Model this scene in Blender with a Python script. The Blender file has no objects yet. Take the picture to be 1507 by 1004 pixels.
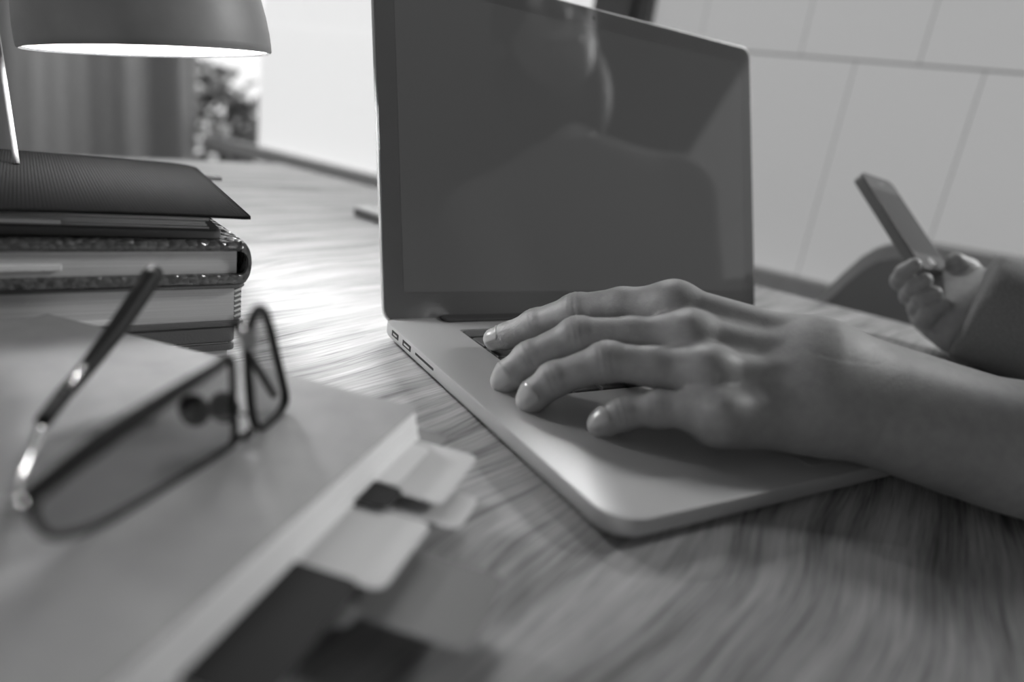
import bpy, bmesh, math, random
import numpy as np
from mathutils import Vector, Matrix

S = bpy.context.scene
COL = S.collection
rnd = random.Random(4)
DESK = math.radians(23.5)                     # the desk, the sill and the wall panels share this heading
E1 = Vector((math.cos(DESK), math.sin(DESK), 0)); E2 = Vector((-math.sin(DESK), math.cos(DESK), 0))
FLOOR = -0.74                                 # desk top is z = 0

# ------------------------------------------------------------------ camera, sky, sun, exposure
cd = bpy.data.cameras.new('camera'); cam = bpy.data.objects.new('camera', cd); COL.objects.link(cam)
cam.matrix_world = Matrix(((0.8545, 0.0401, -0.5179, -0.16554), (-0.4995, 0.3371, -0.7981, -0.16511),
                           (0.1426, 0.9406, 0.3081, 0.15218), (0, 0, 0, 1)))
cd.sensor_width = 36; cd.lens = 24.62; cd.clip_start = 0.01; cd.clip_end = 200
cd.dof.use_dof = True; cd.dof.focus_distance = 0.415; cd.dof.aperture_fstop = 3.1
S.camera = cam
w = bpy.data.worlds.new('sky'); S.world = w; w.use_nodes = True
w.node_tree.nodes['Background'].inputs[0].default_value = (1, 1, 1, 1)
w.node_tree.nodes['Background'].inputs[1].default_value = 0.52
sl = bpy.data.lights.new('sun', 'SUN'); sl.energy = 5.5; sl.angle = 0.01
sun = bpy.data.objects.new('sun', sl); COL.objects.link(sun)
sun_dir = E1*0.45 + E2*(-0.15) + Vector((0, 0, -0.9))
sun.rotation_euler = sun_dir.to_track_quat('-Z', 'Y').to_euler()
S.view_settings.view_transform = 'Standard'; S.view_settings.look = 'None'
S.view_settings.exposure = 0.17; S.view_settings.gamma = 1; S.view_settings.use_curve_mapping = False
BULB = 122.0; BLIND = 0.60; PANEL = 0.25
dl = bpy.data.lights.new('added_high_light', 'AREA'); dl.shape = 'RECTANGLE'; dl.size = 1.4; dl.size_y = .46; dl.energy = 60
day = bpy.data.objects.new('added_high_light', dl); COL.objects.link(day)      # added area light at an unseen high opening above the blind
day.matrix_world = Matrix.Rotation(DESK, 4, 'Z') @ Matrix.Translation((1.46, 1.75, 1.42)) @ Matrix.Rotation(math.radians(90), 4, 'Y') @ Matrix.Rotation(math.radians(90), 4, 'Z')

kl = bpy.data.lights.new('added_side_light', 'AREA'); kl.shape = 'RECTANGLE'; kl.size = .21; kl.size_y = .36; kl.energy = 27
sky = bpy.data.objects.new('added_side_light', kl); COL.objects.link(sky)       # added area light, out of view behind an opening in the panelled wall
sky.matrix_world = Matrix.Rotation(DESK, 4, 'Z') @ Matrix.Translation((1.40, -.73, .97)) @ Matrix.Rotation(math.radians(90), 4, 'Y') @ Matrix.Rotation(math.radians(90), 4, 'Z')

# ------------------------------------------------------------------ helpers
def new_obj(name, me, parent=None, mat=None, matrix=None):
    o = bpy.data.objects.new(name, me); COL.objects.link(o)
    if mat is not None and me is not None: me.materials.append(mat)
    if parent is not None: o.parent = parent
    if matrix is not None: o.matrix_local = matrix
    return o
def obj(name, bm, mat, parent=None, smooth=False, matrix=None):
    bmesh.ops.recalc_face_normals(bm, faces=bm.faces[:])
    me = bpy.data.meshes.new(name); bm.to_mesh(me); bm.free()
    if smooth:
        for p in me.polygons: p.use_smooth = True
        if smooth != True:
            try: me.set_sharp_from_angle(angle=math.radians(smooth))
            except Exception: pass
    return new_obj(name, me, parent, mat, matrix)
def thing(name, label, cat, loc=(0, 0, 0), rz=0, group=None):
    o = bpy.data.objects.new(name, None); COL.objects.link(o); o.empty_display_size = .02
    o.location = loc; o.rotation_euler = (0, 0, rz); tag(o, label, cat, group); return o
def tag(o, label, cat, group=None):
    o['label'] = label; o['category'] = cat
    if group: o['group'] = group
def B(): return bmesh.new()
def box(bm, a, b, bev=0, seg=2):
    c = [(a[i]+b[i])/2 for i in range(3)]; d = [abs(b[i]-a[i]) for i in range(3)]
    r = bmesh.ops.create_cube(bm, size=1, matrix=Matrix.Translation(c) @ Matrix.Diagonal((*d, 1)))
    if bev:
        es = {e for v in r['verts'] for e in v.link_edges}
        bmesh.ops.bevel(bm, geom=list(es), offset=bev, segments=seg, affect='EDGES', profile=.5)
    return bm
def rrect(x0, y0, x1, y1, r, n=8):
    r = list(r) if hasattr(r, '__len__') else [r]*4
    out = []
    for (cx, cy, a0, rr) in ((x1-r[0], y1-r[0], 0, r[0]), (x0+r[1], y1-r[1], 90, r[1]), (x0+r[2], y0+r[2], 180, r[2]), (x1-r[3], y0+r[3], 270, r[3])):
        for i in range(n+1):
            t = math.radians(a0+90*i/n); out.append((cx+rr*math.cos(t), cy+rr*math.sin(t)))
    return out
def slab(bm, rings, cap0=True, cap1=True):
    """rings: list of point lists (same count), bottom to top"""
    vs = [[bm.verts.new(p) for p in r] for r in rings]; n = len(vs[0])
    for a, b in zip(vs, vs[1:]):
        for i in range(n): bm.faces.new((a[i], a[(i+1) % n], b[(i+1) % n], b[i]))
    if cap0: bm.faces.new(vs[0][::-1])
    if cap1: bm.faces.new(vs[-1])
    return vs
def plate(bm, x0, y0, x1, y1, z0, z1, r, bev=.0004, n=8):
    f = lambda d, z: [(x, y, z) for x, y in rrect(x0+d, y0+d, x1-d, y1-d, max(r-d, 1e-5), n)]
    slab(bm, [f(bev, z0), f(0, z0+bev), f(0, z1-bev), f(bev, z1)]); return bm
def lathe(bm, prof, seg=48, M=None, closed=False):
    rows = []
    for r, z in prof:
        rows.append([bm.verts.new((r*math.cos(2*math.pi*i/seg), r*math.sin(2*math.pi*i/seg), z)) for i in range(seg)])
    for a, b in zip(rows, rows[1:]):
        for i in range(seg): bm.faces.new((a[i], a[(i+1) % seg], b[(i+1) % seg], b[i]))
    if closed: bm.faces.new(rows[0][::-1]); bm.faces.new(rows[-1])
    if M is not None: bmesh.ops.transform(bm, matrix=M, verts=bm.verts[:])
    return bm
def tube(bm, pts, rad, seg=10, flat=1.0, up=(0, 0, 1), caps=True, resample=0):
    P = [Vector(p) for p in pts]
    R = list(rad) if hasattr(rad, '__len__') else [rad]*len(P)
    if resample:
        q, qr = [], []
        m = len(P)
        for i in range(m-1):
            p0, p1, p2, p3 = P[max(i-1, 0)], P[i], P[i+1], P[min(i+2, m-1)]
            for k in range(resample):
                t = k/resample
                q.append(.5*((2*p1)+(p2-p0)*t+(2*p0-5*p1+4*p2-p3)*t*t+(3*p1-p0-3*p2+p3)*t**3)); qr.append(R[i]+(R[i+1]-R[i])*t)
        q.append(P[-1]); qr.append(R[-1]); P, R = q, qr
    up = Vector(up); rows = []
    for i, p in enumerate(P):
        d = (P[min(i+1, len(P)-1)]-P[max(i-1, 0)]).normalized()
        s = d.cross(up)
        if s.length < 1e-4: s = d.cross(Vector((1, 0, 0)))
        s.normalize(); u = s.cross(d)
        rows.append([bm.verts.new(p+s*(R[i]*flat*math.cos(2*math.pi*k/seg))+u*(R[i]*math.sin(2*math.pi*k/seg))) for k in range(seg)])
    for a, b in zip(rows, rows[1:]):
        for k in range(seg): bm.faces.new((a[k], a[(k+1) % seg], b[(k+1) % seg], b[k]))
    if caps: bm.faces.new(rows[0][::-1]); bm.faces.new(rows[-1])
    return bm

# ------------------------------------------------------------------ materials (all neutral greys)
def mat(name, v, rough=.5, metal=0, spec=.5, noise=0, nscale=(40, 40, 40), bump=0, bscale=None, ior=1.5, coat=0, emit=0, alpha=1, detail=4, trans=0):
    m = bpy.data.materials.new(name); m.use_nodes = True; nt = m.node_tree; N = nt.nodes; L = nt.links
    p = N['Principled BSDF']
    p.inputs['Base Color'].default_value = (v, v, v, 1); p.inputs['Roughness'].default_value = rough
    p.inputs['Metallic'].default_value = metal; p.inputs['IOR'].default_value = ior
    p.inputs['Specular IOR Level'].default_value = spec; p.inputs['Coat Weight'].default_value = coat
    p.inputs['Alpha'].default_value = alpha; p.inputs['Transmission Weight'].default_value = trans
    if emit:
        p.inputs['Emission Color'].default_value = (1, 1, 1, 1); p.inputs['Emission Strength'].default_value = emit
    if noise or bump:
        tc = N.new('ShaderNodeTexCoord')
        def nz(sc):
            mp = N.new('ShaderNodeMapping'); mp.inputs['Scale'].default_value = sc
            n = N.new('ShaderNodeTexNoise'); n.inputs['Scale'].default_value = 1; n.inputs['Detail'].default_value = detail
            L.new(tc.outputs['Object'], mp.inputs['Vector']); L.new(mp.outputs['Vector'], n.inputs['Vector']); return n
        n = nz(nscale)
        if noise:
            r = N.new('ShaderNodeMapRange'); r.inputs['From Min'].default_value = .25; r.inputs['From Max'].default_value = .75
            r.inputs['To Min'].default_value = v*(1-noise); r.inputs['To Max'].default_value = v*(1+noise)
            L.new(n.outputs['Fac'], r.inputs['Value']); L.new(r.outputs['Result'], p.inputs['Base Color'])
        if bump:
            b = N.new('ShaderNodeBump'); b.inputs['Strength'].default_value = 1; b.inputs['Distance'].default_value = bump
            n2 = nz(bscale) if bscale else n
            L.new(n2.outputs['Fac'], b.inputs['Height']); L.new(b.outputs['Normal'], p.inputs['Normal'])
    return m

def wood_mat():
    m = bpy.data.materials.new('oiled_wood'); m.use_nodes = True; nt = m.node_tree; N = nt.nodes; L = nt.links
    p = N['Principled BSDF']; tc = N.new('ShaderNodeTexCoord')
    def noise(sc, det, rough=.6, vec=None, dist=0):
        mp = N.new('ShaderNodeMapping'); mp.inputs['Scale'].default_value = sc
        n = N.new('ShaderNodeTexNoise'); n.inputs['Scale'].default_value = 1; n.inputs['Detail'].default_value = det
        n.inputs['Roughness'].default_value = rough; n.inputs['Distortion'].default_value = dist
        L.new(vec or tc.outputs['Object'], mp.inputs['Vector']); L.new(mp.outputs['Vector'], n.inputs['Vector']); return n
    # wavy flow of the grain: shift across the grain by a slow noise
    slow = noise((2.2, 3.5, 1), 2)
    sub = N.new('ShaderNodeMath'); sub.operation = 'SUBTRACT'; sub.inputs[1].default_value = .5; L.new(slow.outputs['Fac'], sub.inputs[0])
    mul = N.new('ShaderNodeMath'); mul.operation = 'MULTIPLY'; mul.inputs[1].default_value = .11; L.new(sub.outputs[0], mul.inputs[0])
    cx = N.new('ShaderNodeCombineXYZ'); L.new(mul.outputs[0], cx.inputs['Y'])
    add = N.new('ShaderNodeVectorMath'); add.operation = 'ADD'; L.new(tc.outputs['Object'], add.inputs[0]); L.new(cx.outputs[0], add.inputs[1])
    broad = noise((3.5, 55, 1), 3, .55, add.outputs[0]); fine = noise((14, 420, 1), 4, .65, add.outputs[0]); pores = noise((30, 1100, 1), 2, .6, add.outputs[0])
    mx = N.new('ShaderNodeMath'); mx.operation = 'MULTIPLY_ADD'; mx.inputs[1].default_value = .55
    L.new(broad.outputs['Fac'], mx.inputs[0])
    f2 = N.new('ShaderNodeMath'); f2.operation = 'MULTIPLY'; f2.inputs[1].default_value = .45; L.new(fine.outputs['Fac'], f2.inputs[0]); L.new(f2.outputs[0], mx.inputs[2])
    cr = N.new('ShaderNodeValToRGB'); e = cr.color_ramp.elements
    e[0].position = .36; e[0].color = (.11,)*3+(1,); e[1].position = .62; e[1].color = (.56,)*3+(1,)
    e2_ = cr.color_ramp.elements.new(.47); e2_.color = (.35,)*3+(1,)
    L.new(mx.outputs[0], cr.inputs['Fac'])
    pr = N.new('ShaderNodeMapRange'); pr.inputs['From Min'].default_value = .30; pr.inputs['From Max'].default_value = .45; pr.inputs['To Min'].default_value = .62; pr.inputs['To Max'].default_value = 1
    L.new(pores.outputs['Fac'], pr.inputs['Value'])
    mm = N.new('ShaderNodeMix'); mm.data_type = 'RGBA'; mm.blend_type = 'MULTIPLY'; mm.inputs['Factor'].default_value = 1
    L.new(cr.outputs['Color'], mm.inputs['A']); L.new(pr.outputs['Result'], mm.inputs['B'])
    L.new(mm.outputs['Result'], p.inputs['Base Color'])
    rr = N.new('ShaderNodeMapRange'); rr.inputs['To Min'].default_value = .55; rr.inputs['To Max'].default_value = .42
    L.new(mx.outputs[0], rr.inputs['Value']); L.new(rr.outputs['Result'], p.inputs['Roughness'])
    b = N.new('ShaderNodeBump'); b.inputs['Distance'].default_value = .00035; b.inputs['Strength'].default_value = .6
    L.new(mx.outputs[0], b.inputs['Height']); L.new(b.outputs['Normal'], p.inputs['Normal'])
    p.inputs['Specular IOR Level'].default_value = .25
    return m

M_wood = wood_mat()
M_alu = mat('anodised_aluminium', .60, .46, metal=.65, bump=.00001, nscale=(2500, 2500, 2500))
M_glass_black = mat('black_glossy_glass', .12, .04, spec=.8, ior=1.6)
M_key = mat('black_key_plastic', .07, .6, spec=.2)
M_hinge = mat('black_hinge_plastic', .05, .6, spec=.15)
M_dark = mat('dark_plastic', .21, .45)
M_port = mat('port_interior', .02, .6)
M_skin = mat('skin', .31, .48, noise=.10, nscale=(180, 180, 180), bump=.00022, bscale=(900, 900, 900), detail=5)
M_nail = mat('fingernail', .42, .22, spec=.6)
M_cloth = mat('dark_wool', .20, .9, noise=.2, nscale=(700, 700, 700), bump=.0003, bscale=(900, 900, 900))
M_trouser = mat('dark_denim', .27, .9, noise=.2, nscale=(400, 400, 400))
M_chair = mat('dark_upholstery', .30, .95, spec=.1)
M_hair = mat('dark_hair', .02, .6, bump=.002, nscale=(40, 40, 200))
M_kraft = mat('kraft_card', .38, .75, spec=.12, noise=.10, nscale=(60, 60, 60), bump=.0001, bscale=(800, 800, 800))
M_paper = mat('paper_edges', .93, .8, noise=.08, nscale=(8, 8, 2600))
M_paper_grey = mat('greyish_paper_edges', .55, .8, noise=.22, nscale=(6, 6, 2200))
M_strip = mat('white_paper', .80, .7)
M_tab_light = mat('pale_film', .66, .6, spec=.2, alpha=.88)
M_tab_grey = mat('grey_film', .26, .6, spec=.15, alpha=.85)
M_tab_dark = mat('dark_film', .045, .7, spec=.08, alpha=.97)
M_shade = mat('painted_metal_shade', .24, .5, spec=.6, noise=.18, nscale=(30, 30, 30))
M_shade_in = mat('white_enamel', .62, .5)
M_stem = mat('satin_steel', .42, .5, metal=.3)
M_frame = mat('dark_acetate', .022, .5, spec=.12)
M_metal = mat('polished_metal', .6, .2, metal=1)
M_wall = mat('painted_wall', .60, .9, noise=.04, nscale=(5, 5, 5))
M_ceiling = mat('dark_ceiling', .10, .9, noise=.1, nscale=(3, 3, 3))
M_floor = mat('dark_floor', .16, .6, noise=.3, nscale=(2, 30, 2))
M_rail = mat('grey_painted_rail', .62, .5, noise=.08, nscale=(30, 30, 30))
M_mull = mat('grey_frame', .16, .5)
M_blind = mat('backlit_blind_fabric', .60, .9, emit=BLIND)
M_panel = mat('glowing_panel', .55, .55, emit=PANEL)  # glow put into the wall panels to reach their brightness
M_panel_gap = mat('panel_joint', .30, .8)
M_blind_seam = mat('blind_seam', .55, .9, emit=BLIND*.86)
M_curtain = mat('curtain_linen', .32, .9, noise=.08, nscale=(200, 200, 20), bump=.0004, bscale=(700, 700, 700))
M_leaf = mat('leaf', .10, .5, noise=.4, nscale=(3, 3, 3))
M_bark = mat('bark', .05, .9, bump=.01, nscale=(20, 20, 4))
M_white_wall = mat('white_render', .85, .9)

def glass_mat(name, tint=.9, rough=.0, mixf=.12):
    m = bpy.data.materials.new(name); m.use_nodes = True; nt = m.node_tree; N = nt.nodes; L = nt.links
    N.remove(N['Principled BSDF']); out = N['Material Output']
    t = N.new('ShaderNodeBsdfTransparent'); t.inputs[0].default_value = (tint, tint, tint, 1)
    g = N.new('ShaderNodeBsdfGlossy'); g.inputs['Roughness'].default_value = rough; g.inputs[0].default_value = (.9, .9, .9, 1)
    lw = N.new('ShaderNodeLayerWeight'); lw.inputs[0].default_value = .35
    pw = N.new('ShaderNodeMath'); pw.operation = 'POWER'; pw.inputs[1].default_value = 3; L.new(lw.outputs['Facing'], pw.inputs[0])
    f = N.new('ShaderNodeMath'); f.operation = 'MULTIPLY_ADD'; f.inputs[1].default_value = .5; f.inputs[2].default_value = .04; L.new(pw.outputs[0], f.inputs[0])
    mx = N.new('ShaderNodeMixShader'); L.new(f.outputs[0], mx.inputs[0]); L.new(t.outputs[0], mx.inputs[1]); L.new(g.outputs[0], mx.inputs[2])
    L.new(mx.outputs[0], out.inputs['Surface']); return m
M_lens = glass_mat('spectacle_lens', .42)
M_pane = glass_mat('window_glass', .95)

def croc_mat():
    m = mat('crocodile_leather', .10, .2, spec=.9); nt = m.node_tree; N = nt.nodes; L = nt.links; p = N['Principled BSDF']
    tc = N.new('ShaderNodeTexCoord'); v = N.new('ShaderNodeTexVoronoi'); v.inputs['Scale'].default_value = 230
    L.new(tc.outputs['Object'], v.inputs['Vector'])
    b = N.new('ShaderNodeBump'); b.inputs['Distance'].default_value = .002; b.inputs['Strength'].default_value = 1; b.invert = True
    L.new(v.outputs['Distance'], b.inputs['Height']); L.new(b.outputs['Normal'], p.inputs['Normal']); return m
def rib_mat():
    m = mat('ribbed_cover', .012, 1.0, spec=0); nt = m.node_tree; N = nt.nodes; L = nt.links; p = N['Principled BSDF']
    tc = N.new('ShaderNodeTexCoord'); v = N.new('ShaderNodeTexWave'); v.inputs['Scale'].default_value = 190; v.bands_direction = 'X'
    v.inputs['Distortion'].default_value = .5; v.inputs['Detail'].default_value = 1
    L.new(tc.outputs['Object'], v.inputs['Vector'])
    b = N.new('ShaderNodeBump'); b.inputs['Distance'].default_value = .0002; b.inputs['Strength'].default_value = .7
    L.new(v.outputs['Fac'], b.inputs['Height']); L.new(b.outputs['Normal'], p.inputs['Normal']); return m
M_croc = croc_mat(); M_rib = rib_mat()
M_black_cover = mat('black_leatherette', .11, .4, bump=.0002, nscale=(900, 900, 900))

# ------------------------------------------------------------------ setting (frame of the desk: x = E1, y = E2)
ROOM = Matrix.Rotation(DESK, 4, 'Z')
def struct(name, bm, m, parent=None, smooth=False):
    o = obj(name, bm, m, parent, smooth)
    if parent is None: o.matrix_world = ROOM
    o['kind'] = 'structure'; return o
WX = 1.35                                      # inner face of the wall with the window and panels
struct('floor', box(B(), (-3.2, -3.2, FLOOR-.1), (WX+.3, 2.75, FLOOR)), M_floor)
struct('ceiling', box(B(), (-3.2, -3.2, 1.72), (WX+.5, 2.95, 1.9)), M_ceiling)
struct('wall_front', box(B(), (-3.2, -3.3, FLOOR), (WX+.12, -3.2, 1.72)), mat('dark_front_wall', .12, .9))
struct('wall_back', box(B(), (-3.2, 2.75, FLOOR), (WX+.12, 2.9, 1.72)), M_wall)
SILL = -.088
b = B()
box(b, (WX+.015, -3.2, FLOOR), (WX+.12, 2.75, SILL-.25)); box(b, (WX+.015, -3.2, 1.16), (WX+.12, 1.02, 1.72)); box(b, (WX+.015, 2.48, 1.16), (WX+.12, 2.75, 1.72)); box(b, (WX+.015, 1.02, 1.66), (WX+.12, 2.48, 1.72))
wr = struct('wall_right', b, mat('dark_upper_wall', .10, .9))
# glowing wall panels on the right of the post: running bond, recessed joints
b = B(); box(b, (WX+.0032, -3.2, SILL-.25), (WX+.02, .72, .778)); box(b, (WX+.0032, -3.2, .778), (WX+.02, -.84, 1.16)); box(b, (WX+.0032, -.62, .778), (WX+.02, .72, 1.16))
struct('trim_1', b, M_panel_gap)
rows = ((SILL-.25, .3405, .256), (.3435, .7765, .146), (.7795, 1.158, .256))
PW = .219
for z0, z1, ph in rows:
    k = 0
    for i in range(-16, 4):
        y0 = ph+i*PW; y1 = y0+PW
        if y1 > .84 or (z0 > .77 and -.84 < y0+.01 < -.63): continue      # opening left for the added side light
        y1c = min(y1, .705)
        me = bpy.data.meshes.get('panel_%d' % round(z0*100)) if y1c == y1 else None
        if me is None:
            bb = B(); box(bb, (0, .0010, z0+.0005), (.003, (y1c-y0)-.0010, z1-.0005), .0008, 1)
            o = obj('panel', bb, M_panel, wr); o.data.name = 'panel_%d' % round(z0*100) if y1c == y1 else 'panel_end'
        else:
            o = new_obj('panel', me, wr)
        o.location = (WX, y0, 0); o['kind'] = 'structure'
# post between the panels and the blind
b = B(); box(b, (WX-.05, .745, SILL-.6), (WX+.1, .839, 1.16), .003); box(b, (WX-.02, .7065, SILL-.6), (WX+.1, .745, 1.16), .003)
struct('trim_2', b, M_mull)
# blind over the window, left of the post
bl = thing('roller_blind', 'bright white backlit blind covering the window left of the laptop', 'blind', (0, 0, 0), DESK)
obj('upper_fabric', box(B(), (WX+.006, .842, .316), (WX+.010, 2.152, 1.158)), M_blind, bl)
obj('lower_fabric', box(B(), (WX+.004, .842, -.42), (WX+.008, 2.156, .310)), M_blind, bl)
obj('seam', box(B(), (WX+.008, .842, .308), (WX+.010, 2.152, .318)), M_blind_seam, bl)
for y0, y1, z in ((1.99, 2.075, .132), (1.60, 1.72, .085)):
    obj('stitched_seam', box(B(), (WX+.002, y0, z), (WX+.0045, y1, z+.008)), M_blind_seam, bl)
# window in the corner: frame and pane (seen between curtain and blind)
wn = struct('window_1', box(B(), (WX+.02, 2.15, 1.10), (WX+.07, 2.75, 1.16)), M_mull)
o = obj('window_frame', box(box(B(), (WX+.02, 2.70, -.42), (WX+.07, 2.75, 1.1)), (WX+.02, 2.1, -.42), (WX+.07, 2.75, -.36)), M_mull, wn); o['kind'] = 'structure'
o = obj('pane', box(B(), (WX+.04, 2.1, -.36), (WX+.044, 2.70, 1.1)), M_pane, wn); o['kind'] = 'structure'
# rail along the sill
struct('trim_3', box(B(), (WX-.05, -3.1, SILL-.048), (WX-.012, 2.42, SILL), .006, 3), M_rail)
pot = thing('small_pot', 'small round white pot on the rail by the curtain', 'pot', tuple(ROOM @ Vector((WX-.03, 2.33, SILL))))
obj('bowl', lathe(B(), [(.012, 0), (.024, .01), (.030, .028), (.026, .046), (.023, .046), (.024, .03), (.001, .03)], 24), mat('white_glaze', .75, .3), pot, True)

# outside: added pale backdrop wall and leafy shrub in sunlight
b = B(); box(b, (5.2, .5, FLOOR-.4), (5.5, 10.5, 4.5)); o = obj('bright_backdrop', b, M_white_wall); o.matrix_world = ROOM  # white wall added so the view outside reads bright
tag(o, 'white backdrop wall added outside the corner window for a bright view', 'bright_backdrop')
o = obj('garden', box(B(), (WX+.2, -4, FLOOR-.5), (9, 14, FLOOR-.38)), mat('garden_ground', .45, 1)); o.matrix_world = ROOM; o['kind'] = 'structure'; o.name = 'ground'
def shrub(name, label, at, h, rad, n, seed, leafsize):
    t = thing(name, label, 'shrub', tuple(ROOM @ Vector(at)), DESK)
    r = random.Random(seed); bm = B()
    for i in range(n):
        th = r.uniform(0, 2*math.pi); ph = math.acos(r.uniform(-1, 1)); q = r.uniform(.35, 1)**.5
        c = Vector((rad*q*math.sin(ph)*math.cos(th), rad*q*math.sin(ph)*math.sin(th), h*.6+h*.42*q*math.cos(ph)))
        Rm = Matrix.Rotation(r.uniform(0, 6.3), 3, 'Z') @ Matrix.Rotation(r.uniform(-1, 1), 3, 'X')
        s = leafsize*r.uniform(.7, 1.3)
        v = [bm.verts.new(c+Rm @ Vector(p)*s) for p in ((0, 0, 0), (.28, .35, .05), (.22, .75, .03), (0, 1.1, -.06), (-.22, .75, .03), (-.28, .35, .05))]
        bm.faces.new((v[0], v[1], v[2], v[3])); bm.faces.new((v[0], v[3], v[4], v[5]))
    f = obj('foliage', bm, M_leaf, t); f['kind'] = 'stuff'
    bm = B()
    for k in range(5):
        a = r.uniform(0, 6.3); tube(bm, [(0, 0, 0), (rad*.3*math.cos(a), rad*.3*math.sin(a), h*.35), (rad*.6*math.cos(a), rad*.6*math.sin(a), h*.8)], [.03, .02, .008], 6)
    obj('stem', bm, M_bark, t)
shrub('garden_shrub', 'dark leafy shrub outside the corner window beside the curtain', (3.3, 5.62, FLOOR-.38), 1.27, .42, 420, 3, .17)
shrub('low_shrub', 'low dark shrub outside below the corner window rail', (4.3, 6.25, FLOOR-.38), .80, .36, 160, 5, .15)

# curtain in the corner
def curtain():
    bm = B(); nx, nz = 150, 26; grid = []
    for j in range(nz+1):
        z = FLOOR+.03+(1.62-FLOOR)*j/nz; row = []
        spread = 1-.30*max(0, min(1, (z+.25)/1.9))
        for i in range(nx+1):
            s = i/nx
            x = 1.235+.055*max(0, (.3-z))*.9-(1-s)*.86*spread
            amp = .020*(.5+.5*math.sin(s*9+.7))+.008
            y = 2.38+amp*math.sin(s*27+1.6*math.sin(s*6))+.002*math.sin(s*80)
            row.append(bm.verts.new((x, y, z)))
        grid.append(row)
    for a, c in zip(grid, grid[1:]):
        for i in range(nx): bm.faces.new((a[i], a[i+1], c[i+1], c[i]))
    o = obj('curtain', bm, M_curtain, None, True); o.matrix_world = ROOM
    md = o.modifiers.new('thick', 'SOLIDIFY'); md.thickness = .002
    tag(o, 'pale grey linen curtain hanging in folds behind the desk lamp', 'curtain')
curtain()

# ------------------------------------------------------------------ desk
dk = thing('desk', 'large wooden desk with streaky grain under everything', 'desk', (0, 0, 0), DESK)
dk.matrix_world = ROOM
for y0, y1 in ((-.235, .7628), (.7655, 1.043)):
    obj('plank', box(B(), (-.75, y0, -.032), (.6215, y1, 0), .0012, 2), M_wood, dk)
for x, y in ((-.69, -.18), (.56, -.18), (-.69, .98), (.56, .98)):
    obj('leg', box(B(), (x-.03, y-.03, FLOOR), (x+.03, y+.03, -.032), .003), M_wood, dk)
obj('apron', box(box(box(box(B(), (-.66, -.19, -.11), (.53, -.17, -.032)), (-.66, .97, -.11), (.53, .99, -.032)), (-.70, -.15, -.11), (-.68, .95, -.032)), (.55, -.15, -.11), (.57, .95, -.032)), M_wood, dk)

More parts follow.
